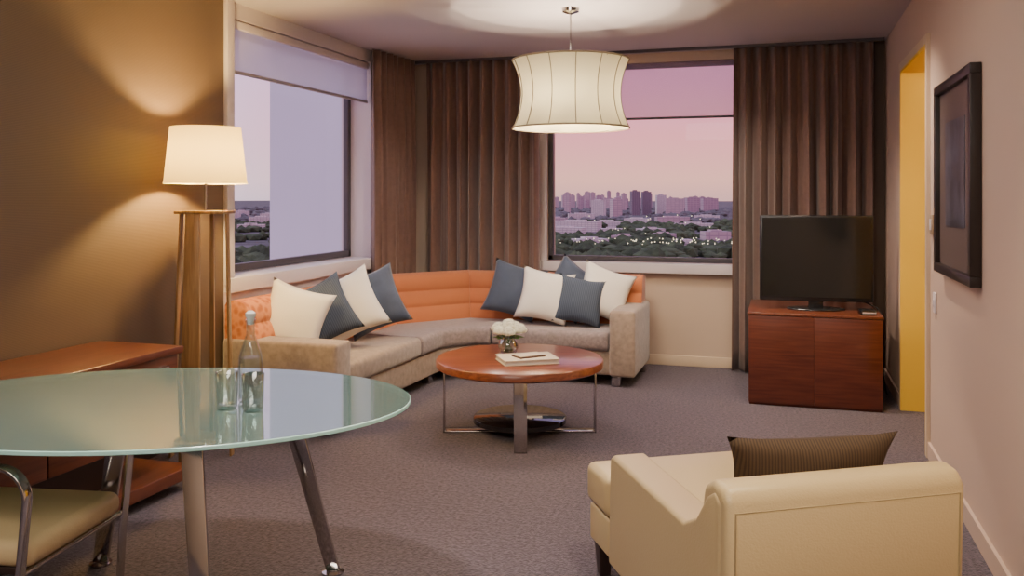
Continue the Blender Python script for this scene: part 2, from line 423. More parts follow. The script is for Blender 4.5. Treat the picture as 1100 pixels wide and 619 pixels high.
box("armrest", sofa, -1.265, -1.065, 6.56, 7.35, 0.08, 0.59, M['taupe'], 0.025)
for (x, y) in ((-2.80, 4.78), (-3.24, 4.78), (-2.66, 6.30), (-1.22, 6.64), (-1.12, 7.25), (-2.3, 6.72)):
    box("foot", sofa, x-0.035, x+0.035, y-0.035, y+0.035, 0, 0.085, M['chrome'], 0.004)

def pillow(loc, size, yaw, lean, roll, mat, label, thick=0.085, name="throw_pillow", aspect=1.0, group="sofa throw pillows"):
    N = 16; mb = MB(); v = []; f = []
    hs = size/2
    def P2(u, w, s):
        x = u*(1-0.13*(1-w*w)*abs(u)); z = w*(1-0.13*(1-u*u)*abs(w))
        t = thick*(max(0, (1-u**2)*(1-w**2)))**0.42*(1+0.10*noise.noise(Vector((u*2+loc[0]*5, w*2, s))))
        return (x*hs, s*t, z*hs*aspect)
    for s in (-1, 1):
        for j in range(N+1):
            for i in range(N+1):
                v.append(P2(-1+2*i/N, -1+2*j/N, s))
    K = (N+1)**2
    for s in (0, 1):
        for j in range(N):
            for i in range(N):
                a = s*K+j*(N+1)+i; f.append((a, a+1, a+N+2, a+N+1))
    mb.add(v, f); 
    o = mb.obj(name, mat, None, smooth=False)
    import bmesh
    bm = bmesh.new(); bm.from_mesh(o.data); bmesh.ops.remove_doubles(bm, verts=bm.verts, dist=0.0008); bmesh.ops.recalc_face_normals(bm, faces=bm.faces); bm.to_mesh(o.data); bm.free()
    for p in o.data.polygons: p.use_smooth = True
    mt = Matrix.Rotation(yaw, 4, 'Z') @ Matrix.Rotation(lean, 4, 'X') @ Matrix.Rotation(roll, 4, 'Y')
    zmin = min((mt @ q.co).z for q in o.data.vertices)
    o.matrix_world = Matrix.Translation((loc[0], loc[1], loc[2]-zmin)) @ mt
    tag(o, label, "cushion", group=group); return o
ZS = 0.41
pillow((-3.05, 5.00, ZS), 0.43, R(28), R(-14), R(18), M['white_cloth'], "plain white cushion leaning on the sofa armrest")
pillow((-2.97, 5.22, ZS), 0.43, R(38), R(-18), R(-24), M['navystripe'], "navy striped cushion between two white cushions")
pillow((-2.89, 5.43, ZS), 0.46, R(28), R(-18), R(-24), M['white_cloth'], "plain white cushion between two navy cushions")
pillow((-2.90, 5.83, ZS), 0.47, R(36), R(-20), R(-18), M['navy'], "plain navy cushion leaning on the orange backrest")
pillow((-2.15, 6.97, ZS), 0.47, R(8), R(-20), R(14), M['navy'], "plain navy cushion near the sofa corner")
pillow((-1.85, 6.84, ZS), 0.44, R(10), R(-16), R(10), M['white_cloth'], "plain white cushion between navy cushions")
pillow((-1.68, 7.03, ZS), 0.43, R(5), R(-14), R(34), M['navy'], "plain navy cushion tucked behind the striped cushion")
pillow((-1.56, 6.85, ZS), 0.40, R(6), R(-18), R(8), M['navystripe'], "navy striped cushion beside a white cushion")
pillow((-1.38, 6.96, ZS), 0.44, R(22), R(-16), R(20), M['white_cloth'], "plain white cushion against the sofa end armrest")

# ------------------------------------------------------------------ coffee table
ct = thing("coffee_table", (-1.56, 5.17, 0), R(17.3), "round mahogany coffee table with chrome legs and black lower shelf", "coffee table")
mb = MB(); mb.lathe([(0.505, 0.405), (0.52, 0.414), (0.52, 0.452), (0.512, 0.46)], 72); mb.obj("table_top", M['mahog'], ct, smooth=True)
for k in range(4):
    a = math.pi/2*k
    mb = MB()
    mb.box(0.10, 0.475, -0.038, 0.038, 0.0, 0.012); mb.box(0.463, 0.475, -0.038, 0.038, 0.0, 0.405)
    mb.obj("leg", M['chrome'], ct, rot=(0, 0, a), bevel=0.003)
mb = MB(); mb.lathe([(0.08, 0.012), (0.08, 0.062)], 24); mb.obj("shelf_support", M['chrome'], ct, smooth=True)
mb = MB(); mb.lathe([(0.28, 0.062), (0.29, 0.066), (0.29, 0.094), (0.28, 0.10)], 64); mb.obj("lower_shelf", M['blackgloss'], ct, smooth=True)
ZT = 0.46
vs = thing("flower_vase", (-1.66, 5.25, ZT), 0, "small round glass vase of white flowers on the coffee table", "vase")
mb = MB(); mb.lathe([(0.03, 0.0), (0.052, 0.015), (0.066, 0.05), (0.056, 0.085), (0.045, 0.10), (0.048, 0.108), (0.043, 0.106), (0.042, 0.098), (0.053, 0.083), (0.063, 0.05), (0.049, 0.02), (0.0, 0.012)], 32); mb.obj("glass_bowl", M['cglass'], vs, smooth=True)
mb = MB()
for k in range(9):
    a = k*0.7; mb.tube([(0.03*math.cos(a+2), 0.03*math.sin(a+2), 0.015), (0.01*math.cos(a), 0.01*math.sin(a), 0.09), (0.05*math.cos(a), 0.05*math.sin(a), 0.14)], 0.003, 6)
mb.obj("stems", M['leaf'], vs, smooth=True)
def blossom(c, r):
    mb = MB()
    for ring, (cnt, rr, zz, tilt) in enumerate(((7, 1.0, 0.0, 0.5), (6, 0.7, 0.25, 0.9), (4, 0.35, 0.45, 1.2))):
        for i in range(cnt):
            a = 2*math.pi*i/cnt+ring
            mb.ico((c[0]+r*rr*0.55*math.cos(a), c[1]+r*rr*0.55*math.sin(a), c[2]+r*zz), r*0.5, 2, jit=0.05, sc=(1, 1, 0.8))
    return mb.obj("blossom", M['petal'], vs, smooth=True)
for c, r in (((0, 0, 0.180), 0.054), ((0.072, 0.01, 0.158), 0.048), ((-0.07, 0.015, 0.16), 0.048), ((0.02, -0.06, 0.15), 0.044), ((-0.04, -0.05, 0.15), 0.042), ((0.025, 0.06, 0.165), 0.046), ((-0.035, 0.055, 0.165), 0.042)):
    blossom(c, r)
mb = MB()
for k in range(8):
    a = k*0.785+0.3; c, s = math.cos(a), math.sin(a)
    mb.add([(0.03*c, 0.03*s, 0.105), (0.07*c-0.018*s, 0.07*s+0.018*c, 0.118), (0.105*c, 0.105*s, 0.108), (0.07*c+0.018*s, 0.07*s-0.018*c, 0.118)], [(0, 1, 2, 3)])
mb.obj("leaves", M['leaf'], vs)
bk = thing("folder", (-1.48, 5.06, ZT), R(32), "ivory compendium folder lying on the coffee table", "folder")
box("cover", bk, -0.17, 0.17, -0.125, 0.125, 0.0, 0.006, M['paper'], 0.002)
box("page_block", bk, -0.162, 0.162, -0.118, 0.118, 0.006, 0.026, M['pages'], 0.001)
box("cover", bk, -0.17, 0.17, -0.125, 0.125, 0.026, 0.032, M['paper'], 0.002)
bk = thing("notebook", (-1.47, 5.06, ZT+0.032), R(48), "small dark-edged ivory notebook on top of the folder", "notebook")
box("cover", bk, -0.09, 0.09, -0.055, 0.055, 0.0, 0.010, plain("notebook_edge", (0.12, 0.06, 0.04), 0.5), 0.002)
box("page_block", bk, -0.088, 0.088, -0.053, 0.053, 0.010, 0.014, M['paper'], 0.001)

# ------------------------------------------------------------------ pendant lamp
pl = thing("pendant_lamp", (-1.343, 5.625, 1.92), 0, "large waisted cream fabric pendant lamp hanging from the ceiling", "ceiling lamp")
M['shade'] = shade_mat("cream_shade_cloth", (0.60, 0.54, 0.36), 0.08, (1.0, 0.88, 0.58), 0.11)
prof = []
H = 0.45
for i in range(15):
    w = i/14; r = 0.330+0.057*(abs(2*w-1)**2.0)
    prof.append((r, H*w))
mb = MB(); mb.lathe_open(prof, 64); o = mb.obj("lamp_shade", M['shade'], pl, smooth=True)
M['shadetrim'] = plain("shade_edging", (0.25, 0.20, 0.13), 0.7)
mb = MB()
for k in range(14):
    a = 2*math.pi*k/14+0.1
    mb.tube([((r+0.003)*math.cos(a), (r+0.003)*math.sin(a), z) for r, z in prof], 0.003, 6, up=(math.cos(a+1), math.sin(a+1), 0))
mb.obj("shade_ribs", M['shadetrim'], pl, smooth=True)
for z in (0.0, H):
    mb = MB(); mb.tube([(0.389*math.cos(2*math.pi*i/64), 0.389*math.sin(2*math.pi*i/64), z) for i in range(64)], 0.006, 6, closed=True)
    mb.obj("shade_rim", M['shadetrim'], pl, smooth=True)
mb = MB(); mb.lathe([(0.006, 0.20), (0.006, 0.795)], 10); mb.obj("suspension_rod", M['chrome'], pl, smooth=True)
mb = MB(); mb.lathe([(0.012, 0.76), (0.055, 0.775), (0.058, 0.80)], 32); mb.obj("canopy", M['chrome'], pl, smooth=True)
for k in range(3):
    a = k*2.094+0.4
    mb = MB(); mb.tube([(0, 0, 0.22), (0.13*math.cos(a), 0.13*math.sin(a), 0.14)], 0.005, 8); mb.obj("bulb_arm", M['chrome'], pl, smooth=True)
    mb = MB(); mb.tube([(0, 0, 0.44), (0.385*math.cos(a+1), 0.385*math.sin(a+1), 0.44)], 0.003, 6); mb.obj("shade_spoke", M['chrome'], pl, smooth=True)
M['bulb'] = emit("bulb_glow", (1.0, 0.82, 0.5), 6)
for k in range(3):
    a = k*2.094+0.4
    mb = MB(); mb.ico((0, 0, 0), 0.032, 2); mb.obj("bulb", M['bulb'], pl, loc=(0.14*math.cos(a), 0.14*math.sin(a), 0.12), smooth=True)

def point(name, loc, e, col, size=0.03):
    l = bpy.data.lights.new(name, 'POINT'); l.energy = e; l.color = col; l.shadow_soft_size = size
    o = bpy.data.objects.new(name, l); COL.objects.link(o); o.location = loc; return o
def spot(name, loc, tgt, e, col, ang=80, blend=0.8, size=0.08):
    l = bpy.data.lights.new(name, 'SPOT'); l.energy = e; l.color = col; l.spot_size = R(ang); l.spot_blend = blend; l.shadow_soft_size = size
    o = bpy.data.objects.new(name, l); COL.objects.link(o); o.location = loc
    o.rotation_euler = (Vector(tgt)-Vector(loc)).to_track_quat('-Z', 'Y').to_euler(); return o
def area(name, loc, tgt, e, col, sx, sy):
    l = bpy.data.lights.new(name, 'AREA'); l.energy = e; l.color = col; l.shape = 'RECTANGLE'; l.size = sx; l.size_y = sy
    o = bpy.data.objects.new(name, l); COL.objects.link(o); o.location = loc
    o.rotation_euler = (Vector(tgt)-Vector(loc)).to_track_quat('-Z', 'Y').to_euler(); return o
WARM = (1.0, 0.80, 0.56); NEU = (1.0, 0.86, 0.76)
for k in range(3):
    a = k*2.094+0.4
    point("pendant_bulb_light", (-1.343+0.14*math.cos(a), 5.625+0.14*math.sin(a), 2.12), 36, WARM, 0.010)

# ------------------------------------------------------------------ floor lamp
fl = thing("floor_lamp", (-3.08, 4.12, 0), R(17), "floor lamp with wooden slatted stand and cream drum shade", "floor lamp")
M['shade2'] = shade_mat("parchment_shade", (0.70, 0.55, 0.26), 0.22, (1.0, 0.72, 0.24), 0.10)
mb = MB(); mb.lathe_open([(0.225, 1.535), (0.22, 1.56), (0.19, 1.85)], 64); mb.obj("lamp_shade", M['shade2'], fl, smooth=True)
mb = MB(); mb.lathe([(0.007, 1.37), (0.007, 1.60)], 12)
for k in range(3):
    a = k*2.094; mb.tube([(0, 0, 1.545), (0.22*math.cos(a), 0.22*math.sin(a), 1.545)], 0.003, 6)
mb.obj("lamp_stem", M['chrome'], fl, smooth=True)
mb = MB(); mb.ico((0, 0, 1.61), 0.03, 2); mb.obj("bulb", M['bulb'], fl, smooth=True)
def leg4(parent, name, top, bot, wt, dt, wb, db, mat, bev=0.003):
    v = []
    for (c, w, d) in ((bot, wb, db), (top, wt, dt)):
        for sy in (-1, 1):
            for sx in (-1, 1): v.append((c[0]+sx*w/2, c[1]+sy*d/2, c[2]))
    m = MB(); m.add(v, [(0, 2, 3, 1), (4, 5, 7, 6), (0, 1, 5, 4), (2, 6, 7, 3), (0, 4, 6, 2), (1, 3, 7, 5)])
    return m.obj(name, mat, parent, bevel=bev)
leg4(fl, "leg", (-0.135, 0.0, 1.37), (-0.20, 0.02, 0), 0.012, 0.04, 0.012, 0.06, M['lampwood'])
leg4(fl, "leg", (0.12, 0.0, 1.37), (0.13, 0.05, 0), 0.012, 0.04, 0.012, 0.05, M['lampwood'])
leg4(fl, "leg", (-0.045, -0.075, 1.37), (-0.045, -0.12, 0), 0.075, 0.02, 0.12, 0.025, M['lampwood'])
leg4(fl, "leg", (0.0, 0.10, 1.37), (-0.02, 0.17, 0), 0.02, 0.02, 0.03, 0.025, M['lampwood'])
mb = MB(); mb.box(-0.145, 0.13, -0.09, 0.115, 1.368, 1.385); mb.obj("top_plate", M['lampwood'], fl, bevel=0.003)
point("floor_lamp_light", (-3.08, 4.12, 1.69), 125, (1.0, 0.65, 0.21), 0.04)

# ------------------------------------------------------------------ credenza
cr = thing("credenza", (0, 0, 0), 0, "long low mahogany credenza against the brown wall", "cabinet")
X0, X1, Y0, Y1 = XL+0.014, -2.86, 1.2, 3.64
M['cred'] = wood("mahogany_credenza_veneer", (0.09, 0.023, 0.012), (0.17, 0.050, 0.022), (14, 1.2, 14))
box("cabinet_top", cr, X0, X1+0.01, Y0, Y1, 0.685, 0.72, M['cred'], 0.004)
mb = MB(); mb.box(X0, X1-0.03, Y0+0.02, Y1-0.02, 0.30, 0.685); mb.obj("body", M['cred'], cr, recenter=True)
ys = [1.22, 2.02, 2.82, 3.62]
for k in range(3):
    d = box("drawer", cr, X1-0.03, X1-0.008, ys[k]+0.004, ys[k+1]-0.004, 0.49, 0.682, M['cred'], 0.003)
    mb = MB(); yc = ys[k+1]-0.2
    mb.tube([(0.0, -0.09, 0), (0.03, -0.09, 0), (0.03, 0.09, 0), (0.0, 0.09, 0)], 0.008, 8)
    h = mb.obj("handle", M['chrome'], d, loc=(0.011, yc-d.location.y, 0.145), smooth=True)
    box("drawer", cr, X1-0.03, X1-0.008, ys[k]+0.004, ys[k+1]-0.004, 0.304, 0.484, M['cred'], 0.003)
box("support_panel", cr, X0+0.02, X1-0.12, Y0+0.1, Y1-0.3, 0.12, 0.30, M['dark'])
box("plinth_shelf", cr, X0, X1+0.03, Y0, Y1+0.05, 0.055, 0.115, M['cred'], 0.004)
box("plinth", cr, X0+0.05, X1-0.08, Y0+0.05, Y1-0.1, 0.0, 0.055, M['dark'])

# ------------------------------------------------------------------ glass dining table
def gt_mat():
    m = bpy.data.materials.new("tinted_table_glass"); m.use_nodes = True
    n = m.node_tree.nodes; l = m.node_tree.links; n.clear()
    o = n.new("ShaderNodeOutputMaterial"); mx = n.new("ShaderNodeMixShader"); mx2 = n.new("ShaderNodeMixShader")
    t = n.new("ShaderNodeBsdfTransparent"); t.inputs[0].default_value = (0.62, 0.78, 0.72, 1)
    d = n.new("ShaderNodeBsdfDiffuse"); d.inputs[0].default_value = (0.20, 0.32, 0.29, 1)
    g = n.new("ShaderNodeBsdfGlossy"); g.inputs["Roughness"].default_value = 0.04; g.inputs[0].default_value = (0.86, 0.99, 0.96, 1)
    lw = n.new("ShaderNodeLayerWeight"); lw.inputs["Blend"].default_value = 0.5
    q = n.new("ShaderNodeMath"); q.operation = 'MULTIPLY_ADD'; q.inputs[1].default_value = 0.72; q.inputs[2].default_value = 0.03
    mx.inputs[0].default_value = 0.72
    l.new(t.outputs[0], mx.inputs[1]); l.new(d.outputs[0], mx.inputs[2])
    l.new(lw.outputs["Facing"], q.inputs[0])
    l.new(q.outputs[0], mx2.inputs[0]); l.new(mx.outputs[0], mx2.inputs[1]); l.new(g.outputs[0], mx2.inputs[2])
    l.new(mx2.outputs[0], o.inputs[0]); return m
M['tglass'] = gt_mat()
M['gedge'] = plain("green_glass_edge_glow", (0.42, 0.68, 0.60), 0.15, emis=(0.3, 0.6, 0.5), estr=0.15)  # faint emission stands in for light caught in the glass rim
TZ = 0.745
dt = thing("dining_table", (-2.11, 2.52, 0), R(17.3), "oval frosted glass dining table on splayed chrome legs", "table")
mb = MB(); seg = 96
def ell(a, b_, z): return [(a*math.cos(2*math.pi*i/seg), b_*math.sin(2*math.pi*i/seg), z) for i in range(seg)]
v = ell(0.905, 0.598, TZ)+ell(0.908, 0.601, TZ-0.002)+ell(0.908, 0.601, TZ-0.012)+ell(0.905, 0.598, TZ-0.014)
mb.add(v, [tuple(range(seg))], 0)
mb.add(v, [tuple(reversed(range(3*seg, 4*seg)))], 0)
for k in range(3):
    mb.add(v, [(k*seg+i, k*seg+(i+1) % seg, (k+1)*seg+(i+1) % seg, (k+1)*seg+i) for i in range(seg)], 1)
tt = mb.obj("table_top", [M['tglass'], M['gedge']], dt)
for (tx, ty, bx, by, w) in ((0.43, 0.17, 0.57, 0.33, 0.068), (0.19, -0.14, 0.29, -0.29, 0.075), (-0.20, 0.22, -0.37, 0.41, 0.078)):
    leg4(dt, "leg", (tx, ty, TZ-0.03), (bx, by, 0.012), w, 0.02, w*0.75, 0.02, M['chrome'], 0.003)
    mb = MB(); mb.lathe([(0.04, 0.0), (0.042, 0.008), (0.02, 0.013)], 24, (bx, by, 0)); mb.obj("foot", M['chrome'], dt, smooth=True)
    mb = MB(); mb.lathe([(0.035, TZ-0.034), (0.04, TZ-0.0145)], 24, (tx, ty, 0)); mb.obj("mounting_disc", M['chrome'], dt, smooth=True)
mb = MB()
mb.tube([(0.43, 0.17, TZ-0.045), (0.0, 0.05, TZ-0.045), (-0.20, 0.22, TZ-0.045)], 0.012, 8); mb.tube([(0.19, -0.14, TZ-0.045), (0.0, 0.05, TZ-0.045)], 0.012, 8)
mb.obj("under_frame", M['chrome'], dt, smooth=True)

def cam2w(X, Z): return (-.2974*Z+.9548*X, .9548*Z+.2974*X)
bx, by = cam2w(-0.915, 3.03)
bt = thing("water_bottle", (bx, by, TZ), 0, "clear glass water bottle with stopper on the glass table", "bottle")
mb = MB(); mb.lathe([(0.036, 0), (0.042, 0.01), (0.043, 0.12), (0.040, 0.16), (0.026, 0.205), (0.0155, 0.235), (0.0145, 0.275), (0.018, 0.28), (0.018, 0.288), (0.012, 0.288), (0.0115, 0.236), (0.022, 0.205), (0.036, 0.158), (0.039, 0.12), (0.038, 0.014), (0.0, 0.010)], 32); mb.obj("bottle_body", M['bglass'], bt, smooth=True)
mb = MB(); mb.lathe([(0.0, 0.014), (0.037, 0.016), (0.038, 0.12), (0.035, 0.155), (0.0, 0.156)], 32); mb.obj("water", M['water'], bt, smooth=True)
mb = MB(); mb.lathe([(0.011, 0.27), (0.013, 0.292), (0.018, 0.298), (0.018, 0.31), (0.008, 0.318)], 20); mb.obj("stopper", plain("glass_stopper", (0.6, 0.6, 0.58), 0.15), bt, smooth=True)
for (X, Z) in ((-0.965, 2.93), (-0.868, 2.90)):
    x, y = cam2w(X, Z)
    mb = MB(); mb.lathe([(0.030, 0), (0.034, 0.006), (0.038, 0.122), (0.0375, 0.124), (0.0355, 0.122), (0.0315, 0.016), (0.0, 0.013)], 32)
    o = mb.obj("drinking_glass", M['cglass'], None, loc=(x, y, TZ), smooth=True)
    tag(o, "clear straight glass tumbler beside the water bottle", "glass", group="tumblers on the glass table")

# ------------------------------------------------------------------ dining chair
ch = thing("dining_chair", (-2.365, 2.144, 0), R(10), "cream leather dining chair with chrome flat-bar arms under the glass table", "chair")
box("seat", ch, -0.25, 0.27, -0.235, 0.235, 0.385, 0.465, M['leather'], 0.035, 5)
box("seat_pan", ch, -0.24, 0.24, -0.22, 0.22, 0.365, 0.388, M['dark'], 0.004)
leg4(ch, "backrest", (-0.34, 0, 0.84), (-0.25, 0, 0.44), 0.06, 0.42, 0.07, 0.44, M['leather'], 0.025)
def arc(cx, cz, r, a0, a1, n=7): return [(cx+r*math.cos(R(a0+(a1-a0)*i/n)), cz+r*math.sin(R(a0+(a1-a0)*i/n))) for i in range(n+1)]
for s in (-1, 1):
    y = 0.26*s
    path = [(-0.29, 0.69)]+arc(0.19, 0.60, 0.09, 90, 0, 8)+[(0.25, 0.30)]+arc(0.17, 0.075, 0.067, 0, -90, 6)+[(-0.30, 0.008)]
    mb = MB(); mb.sweep([(p[0], y, p[1]) for p in path], [(-0.005, -0.018), (0.005, -0.018), (0.005, 0.018), (-0.005, 0.018)], up=(0, 1, 0))
    mb.obj("arm_frame", M['chrome'], ch, smooth=False, bevel=0.002)
for p in ((0.245, 0.375), (-0.27, 0.69), (-0.28, 0.012)):
    mb = MB(); mb.tube([(p[0], -0.26, p[1]), (p[0], 0.26, p[1])], 0.010, 8, up=(0, 0, 1)); mb.obj("cross_bar", M['chrome'], ch, smooth=True)

# ------------------------------------------------------------------ armchair
ac = thing("armchair", (-0.122, 3.056, 0), R(31), "cream leather lounge armchair with low arms and dark wooden feet", "armchair")
armp = [(p-0.58, q) for p, q in [(0.02, 0.12), (0.02, 0.64), (0.05, 0.665), (0.10, 0.635), (0.17, 0.55), (0.25, 0.51), (0.84, 0.53), (0.87, 0.515), (0.89, 0.12)]]
mb = MB(); mb.prism(armp, 'x', -0.38, -0.25); mb.obj("armrest", M['leather'], ac, bevel=0.016, bseg=4)
mb = MB(); mb.prism(armp, 'x', 0.25, 0.38); mb.obj("armrest", M['leather'], ac, bevel=0.016, bseg=4)
mb = MB(); mb.prism([(p-0.58, q) for p, q in [(0.0, 0.12), (-0.015, 0.64), (0.01, 0.68), (0.07, 0.69), (0.13, 0.66), (0.19, 0.40), (0.19, 0.12)]], 'x', -0.375, 0.375); mb.obj("backrest", M['leather'], ac, bevel=0.025, bseg=4)
M['seam'] = plain("leather_seam", (0.36, 0.28, 0.15), 0.6)
mb = MB()
mb.tube([(-0.35, -0.583, 0.15), (-0.35, -0.594, 0.62), (0.35, -0.594, 0.62), (0.35, -0.583, 0.15)], 0.003, 6, up=(0, 1, 0)); mb.obj("piping", M['seam'], ac, smooth=True)
mb = MB(); mb.box(-0.25, 0.25, 0.19-0.58, 0.90-0.58, 0.13, 0.27); mb.box(-0.37, 0.37, 0.90-0.58, 1.12-0.58, 0.13, 0.27); mb.obj("seat_base", M['leather'], ac, bevel=0.01)
T_ = [(-0.248, -0.40), (0.248, -0.40), (0.248, 0.325), (0.38, 0.325), (0.38, 0.56), (-0.38, 0.56), (-0.38, 0.325), (-0.248, 0.325)]
mb = MB(); mb.prism(T_, 'z', 0.275, 0.425); mb.obj("seat_cushion", M['leather'], ac, bevel=0.03, bseg=4)
for x in (-0.33, 0.33):
    for y in (-0.52, 0.49):
        leg4(ac, "leg", (x, y, 0.135), (x, y, 0), 0.06, 0.06, 0.04, 0.04, M['dark'])
c, s = math.cos(R(31)), math.sin(R(31)); lx, ly = 0.085, -0.25
pillow((-0.122+lx*c-ly*s, 3.056+lx*s+ly*c, 0.42), 0.56, R(24), R(14), R(0), M['brownpillow'], "brown ribbed cushion resting in the cream armchair", thick=0.07, aspect=0.56, group=None)

# ------------------------------------------------------------------ television and cabinet
tc = thing("television_cabinet", (0.215, 6.73, 0), 0, "mahogany box cabinet carrying the television", "cabinet")
mb = MB(); mb.box(-0.435, 0.435, -0.385, 0.40, 0.0, 0.63); mb.obj("body", M['mahogh'], tc, bevel=0.003)
box("cabinet_top", tc, -0.445, 0.445, -0.405, 0.405, 0.63, 0.65, M['cred'], 0.003)
for s in (-1, 1):
    box("door", tc, -0.438 if s < 0 else 0.0005, -0.0005 if s < 0 else 0.438, -0.403, -0.386, 0.02, 0.627, M['mahogh'], 0.0008)
tv = thing("television", (0.235, 6.62, 0.65), R(4), "black flat television on a short stand", "television")
mb = MB(); mb.box(-0.39, 0.39, -0.02, 0.03, 0.06, 0.68); mb.obj("bezel", M['black'], tv, bevel=0.008)
mb = MB(); mb.box(-0.372, 0.372, -0.0225, -0.019, 0.09, 0.662); mb.obj("screen", M['screen'], tv)
mb = MB(); mb.box(-0.05, 0.05, -0.01, 0.02, 0.01, 0.09); mb.lathe([(0.20, 0.0), (0.205, 0.006), (0.19, 0.014)], 40, (0, 0, 0), sy=0.55); mb.obj("stand", M['black'], tv, bevel=0.002)
mb = MB(); pts = [(0.44, 6.75, 0.72), (0.58, 6.74, 0.70), (0.655, 6.72, 0.665), (0.685, 6.70, 0.60), (0.70, 6.70, 0.45), (0.69, 6.74, 0.25), (0.72, 6.80, 0.06), (0.74, 6.9, 0.012)]
mb.tube(pts, 0.006, 8); o = mb.obj("power_cable", M['black'], None, smooth=True); tag(o, "black power cable hanging beside the television cabinet", "cable")
sb = thing("set_top_box", (0.565, 6.44, 0.65), R(8), "small black media box with a light stripe beside the television", "media box")
box("casing", sb, -0.05, 0.05, -0.06, 0.06, 0, 0.035, M['black'], 0.004)
box("front_strip", sb, -0.045, 0.045, -0.0625, -0.06, 0.012, 0.022, M['white'])

# ------------------------------------------------------------------ wall items
pf = thing("framed_picture", (XR-0.002, 4.46, 1.083), 0, "dark framed picture with mat hanging on the mauve wall", "picture")
y0, y1, zz = -0.45, 0.45, 0.94
mb = MB(); fw = 0.045; dd = 0.045
mb.box(-dd, 0, y0, y1, 0, fw); mb.box(-dd, 0, y0, y1, zz-fw, zz); mb.box(-dd, 0, y0, y0+fw, fw, zz-fw); mb.box(-dd, 0, y1-fw, y1, fw, zz-fw)
mb.obj("picture_frame", plain("dark_frame_wood", (0.025, 0.016, 0.014), 0.35), pf, bevel=0.003)
mb = MB(); mb.box(-0.022, -0.006, y0+fw, y1-fw, fw, zz-fw); mb.obj("mat_board", plain("taupe_mat", (0.16, 0.115, 0.105), 0.35, coat=0.4), pf)
mb = MB(); mb.box(-0.026, -0.021, -0.23, 0.23, 0.24, 0.74); mb.obj("artwork", plain("abstract_print", (0.09, 0.09, 0.125), 0.3, var=0.7, vscale=6, coat=0.4), pf)
sw = thing("light_switch", (XR-0.001, 5.22, 1.31), 0, "beige wall switch plate beside the doorway", "switch")
box("plate", sw, -0.012, 0, -0.045, 0.045, -0.055, 0.055, plain("tan_plate", (0.36, 0.26, 0.17), 0.4), 0.003)
box("rocker", sw, -0.017, -0.012, -0.02, 0.02, -0.03, 0.03, M['white'], 0.002)
sw = thing("wall_socket", (XR-0.001, 5.14, 0.89), 0, "white wall outlet plate on the mauve wall", "socket")
box("plate", sw, -0.010, 0, -0.035, 0.035, -0.055, 0.055, M['white'], 0.003)
box("rocker", sw, -0.014, -0.010, -0.012, 0.012, -0.02, 0.02, M['white'], 0.002)

# ------------------------------------------------------------------ outside
GZ = -38.0
M['ground'] = plain("suburb_ground", (0.15, 0.135, 0.13), 1.0, var=0.6, vscale=0.03)
b = MB(); b.box(-6000, 6000, 60, 9000, GZ-1, GZ); o = b.obj("ground_outside", M['ground']); struct(o, "suburban ground far below")
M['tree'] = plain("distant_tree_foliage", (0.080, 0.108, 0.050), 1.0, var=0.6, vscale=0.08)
M['tree2'] = plain("hazy_tree_foliage", (0.19, 0.175, 0.17), 1.0, var=0.3, vscale=0.02)  # distance haze is mixed into this foliage colour
rs = random.Random(3)
def bear(s, Z): return cam2w(s*Z, Z)
mbt = MB(); mbf = MB()
import bmesh
_b = bmesh.new(); bmesh.ops.create_icosphere(_b, subdivisions=1, radius=1); IV = [tuple(q.co) for q in _b.verts]; IF = [tuple(w.index for w in q.verts) for q in _b.faces]; _b.free()
def blob(mb, x, y, z, r, rz):
    mb.add([(x+q[0]*r*rs.uniform(.8, 1.2), y+q[1]*r*rs.uniform(.8, 1.2), z+q[2]*rz*rs.uniform(.8, 1.2)) for q in IV], IF)
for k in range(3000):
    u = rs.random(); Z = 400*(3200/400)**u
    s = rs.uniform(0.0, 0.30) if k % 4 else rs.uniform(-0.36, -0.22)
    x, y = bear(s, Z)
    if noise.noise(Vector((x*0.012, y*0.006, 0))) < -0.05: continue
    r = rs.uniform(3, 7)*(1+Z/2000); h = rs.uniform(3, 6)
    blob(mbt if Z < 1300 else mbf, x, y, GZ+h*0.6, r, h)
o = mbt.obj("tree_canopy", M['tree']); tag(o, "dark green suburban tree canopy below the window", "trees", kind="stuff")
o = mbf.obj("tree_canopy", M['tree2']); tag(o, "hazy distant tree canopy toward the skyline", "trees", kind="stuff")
def bmat(name, c1, c2, sc):
    m, n, l, bs = nt(name); bs.inputs["Roughness"].default_value = 0.8
    t = n.new("ShaderNodeTexBrick"); tcn = n.new("ShaderNodeTexCoord"); mp = n.new("ShaderNodeMapping"); mp.inputs["Rotation"].default_value = (R(90), 0, 0)
    l.new(tcn.outputs["Object"], mp.inputs[0]); l.new(mp.outputs[0], t.inputs["Vector"])
    t.inputs["Color1"].default_value = (*c1, 1); t.inputs["Color2"].default_value = (*[q*0.9 for q in c1], 1); t.inputs["Mortar"].default_value = (*c2, 1)
    t.inputs["Scale"].default_value = sc; t.inputs["Mortar Size"].default_value = 0.03; t.offset = 0
    l.new(t.outputs[0], bs.inputs["Base Color"]); return m
BM = [bmat("facade_haze_lilac", (0.50, 0.35, 0.40), (0.62, 0.46, 0.48), 0.06), bmat("facade_haze_grey", (0.70, 0.53, 0.53), (0.50, 0.37, 0.40), 0.06),  # lilac and grey facades carry the distance haze in their base colours
      bmat("facade_pale", (0.85, 0.74, 0.70), (0.5, 0.42, 0.42), 0.12), bmat("facade_dark", (0.20, 0.15, 0.19), (0.42, 0.33, 0.36), 0.12)]
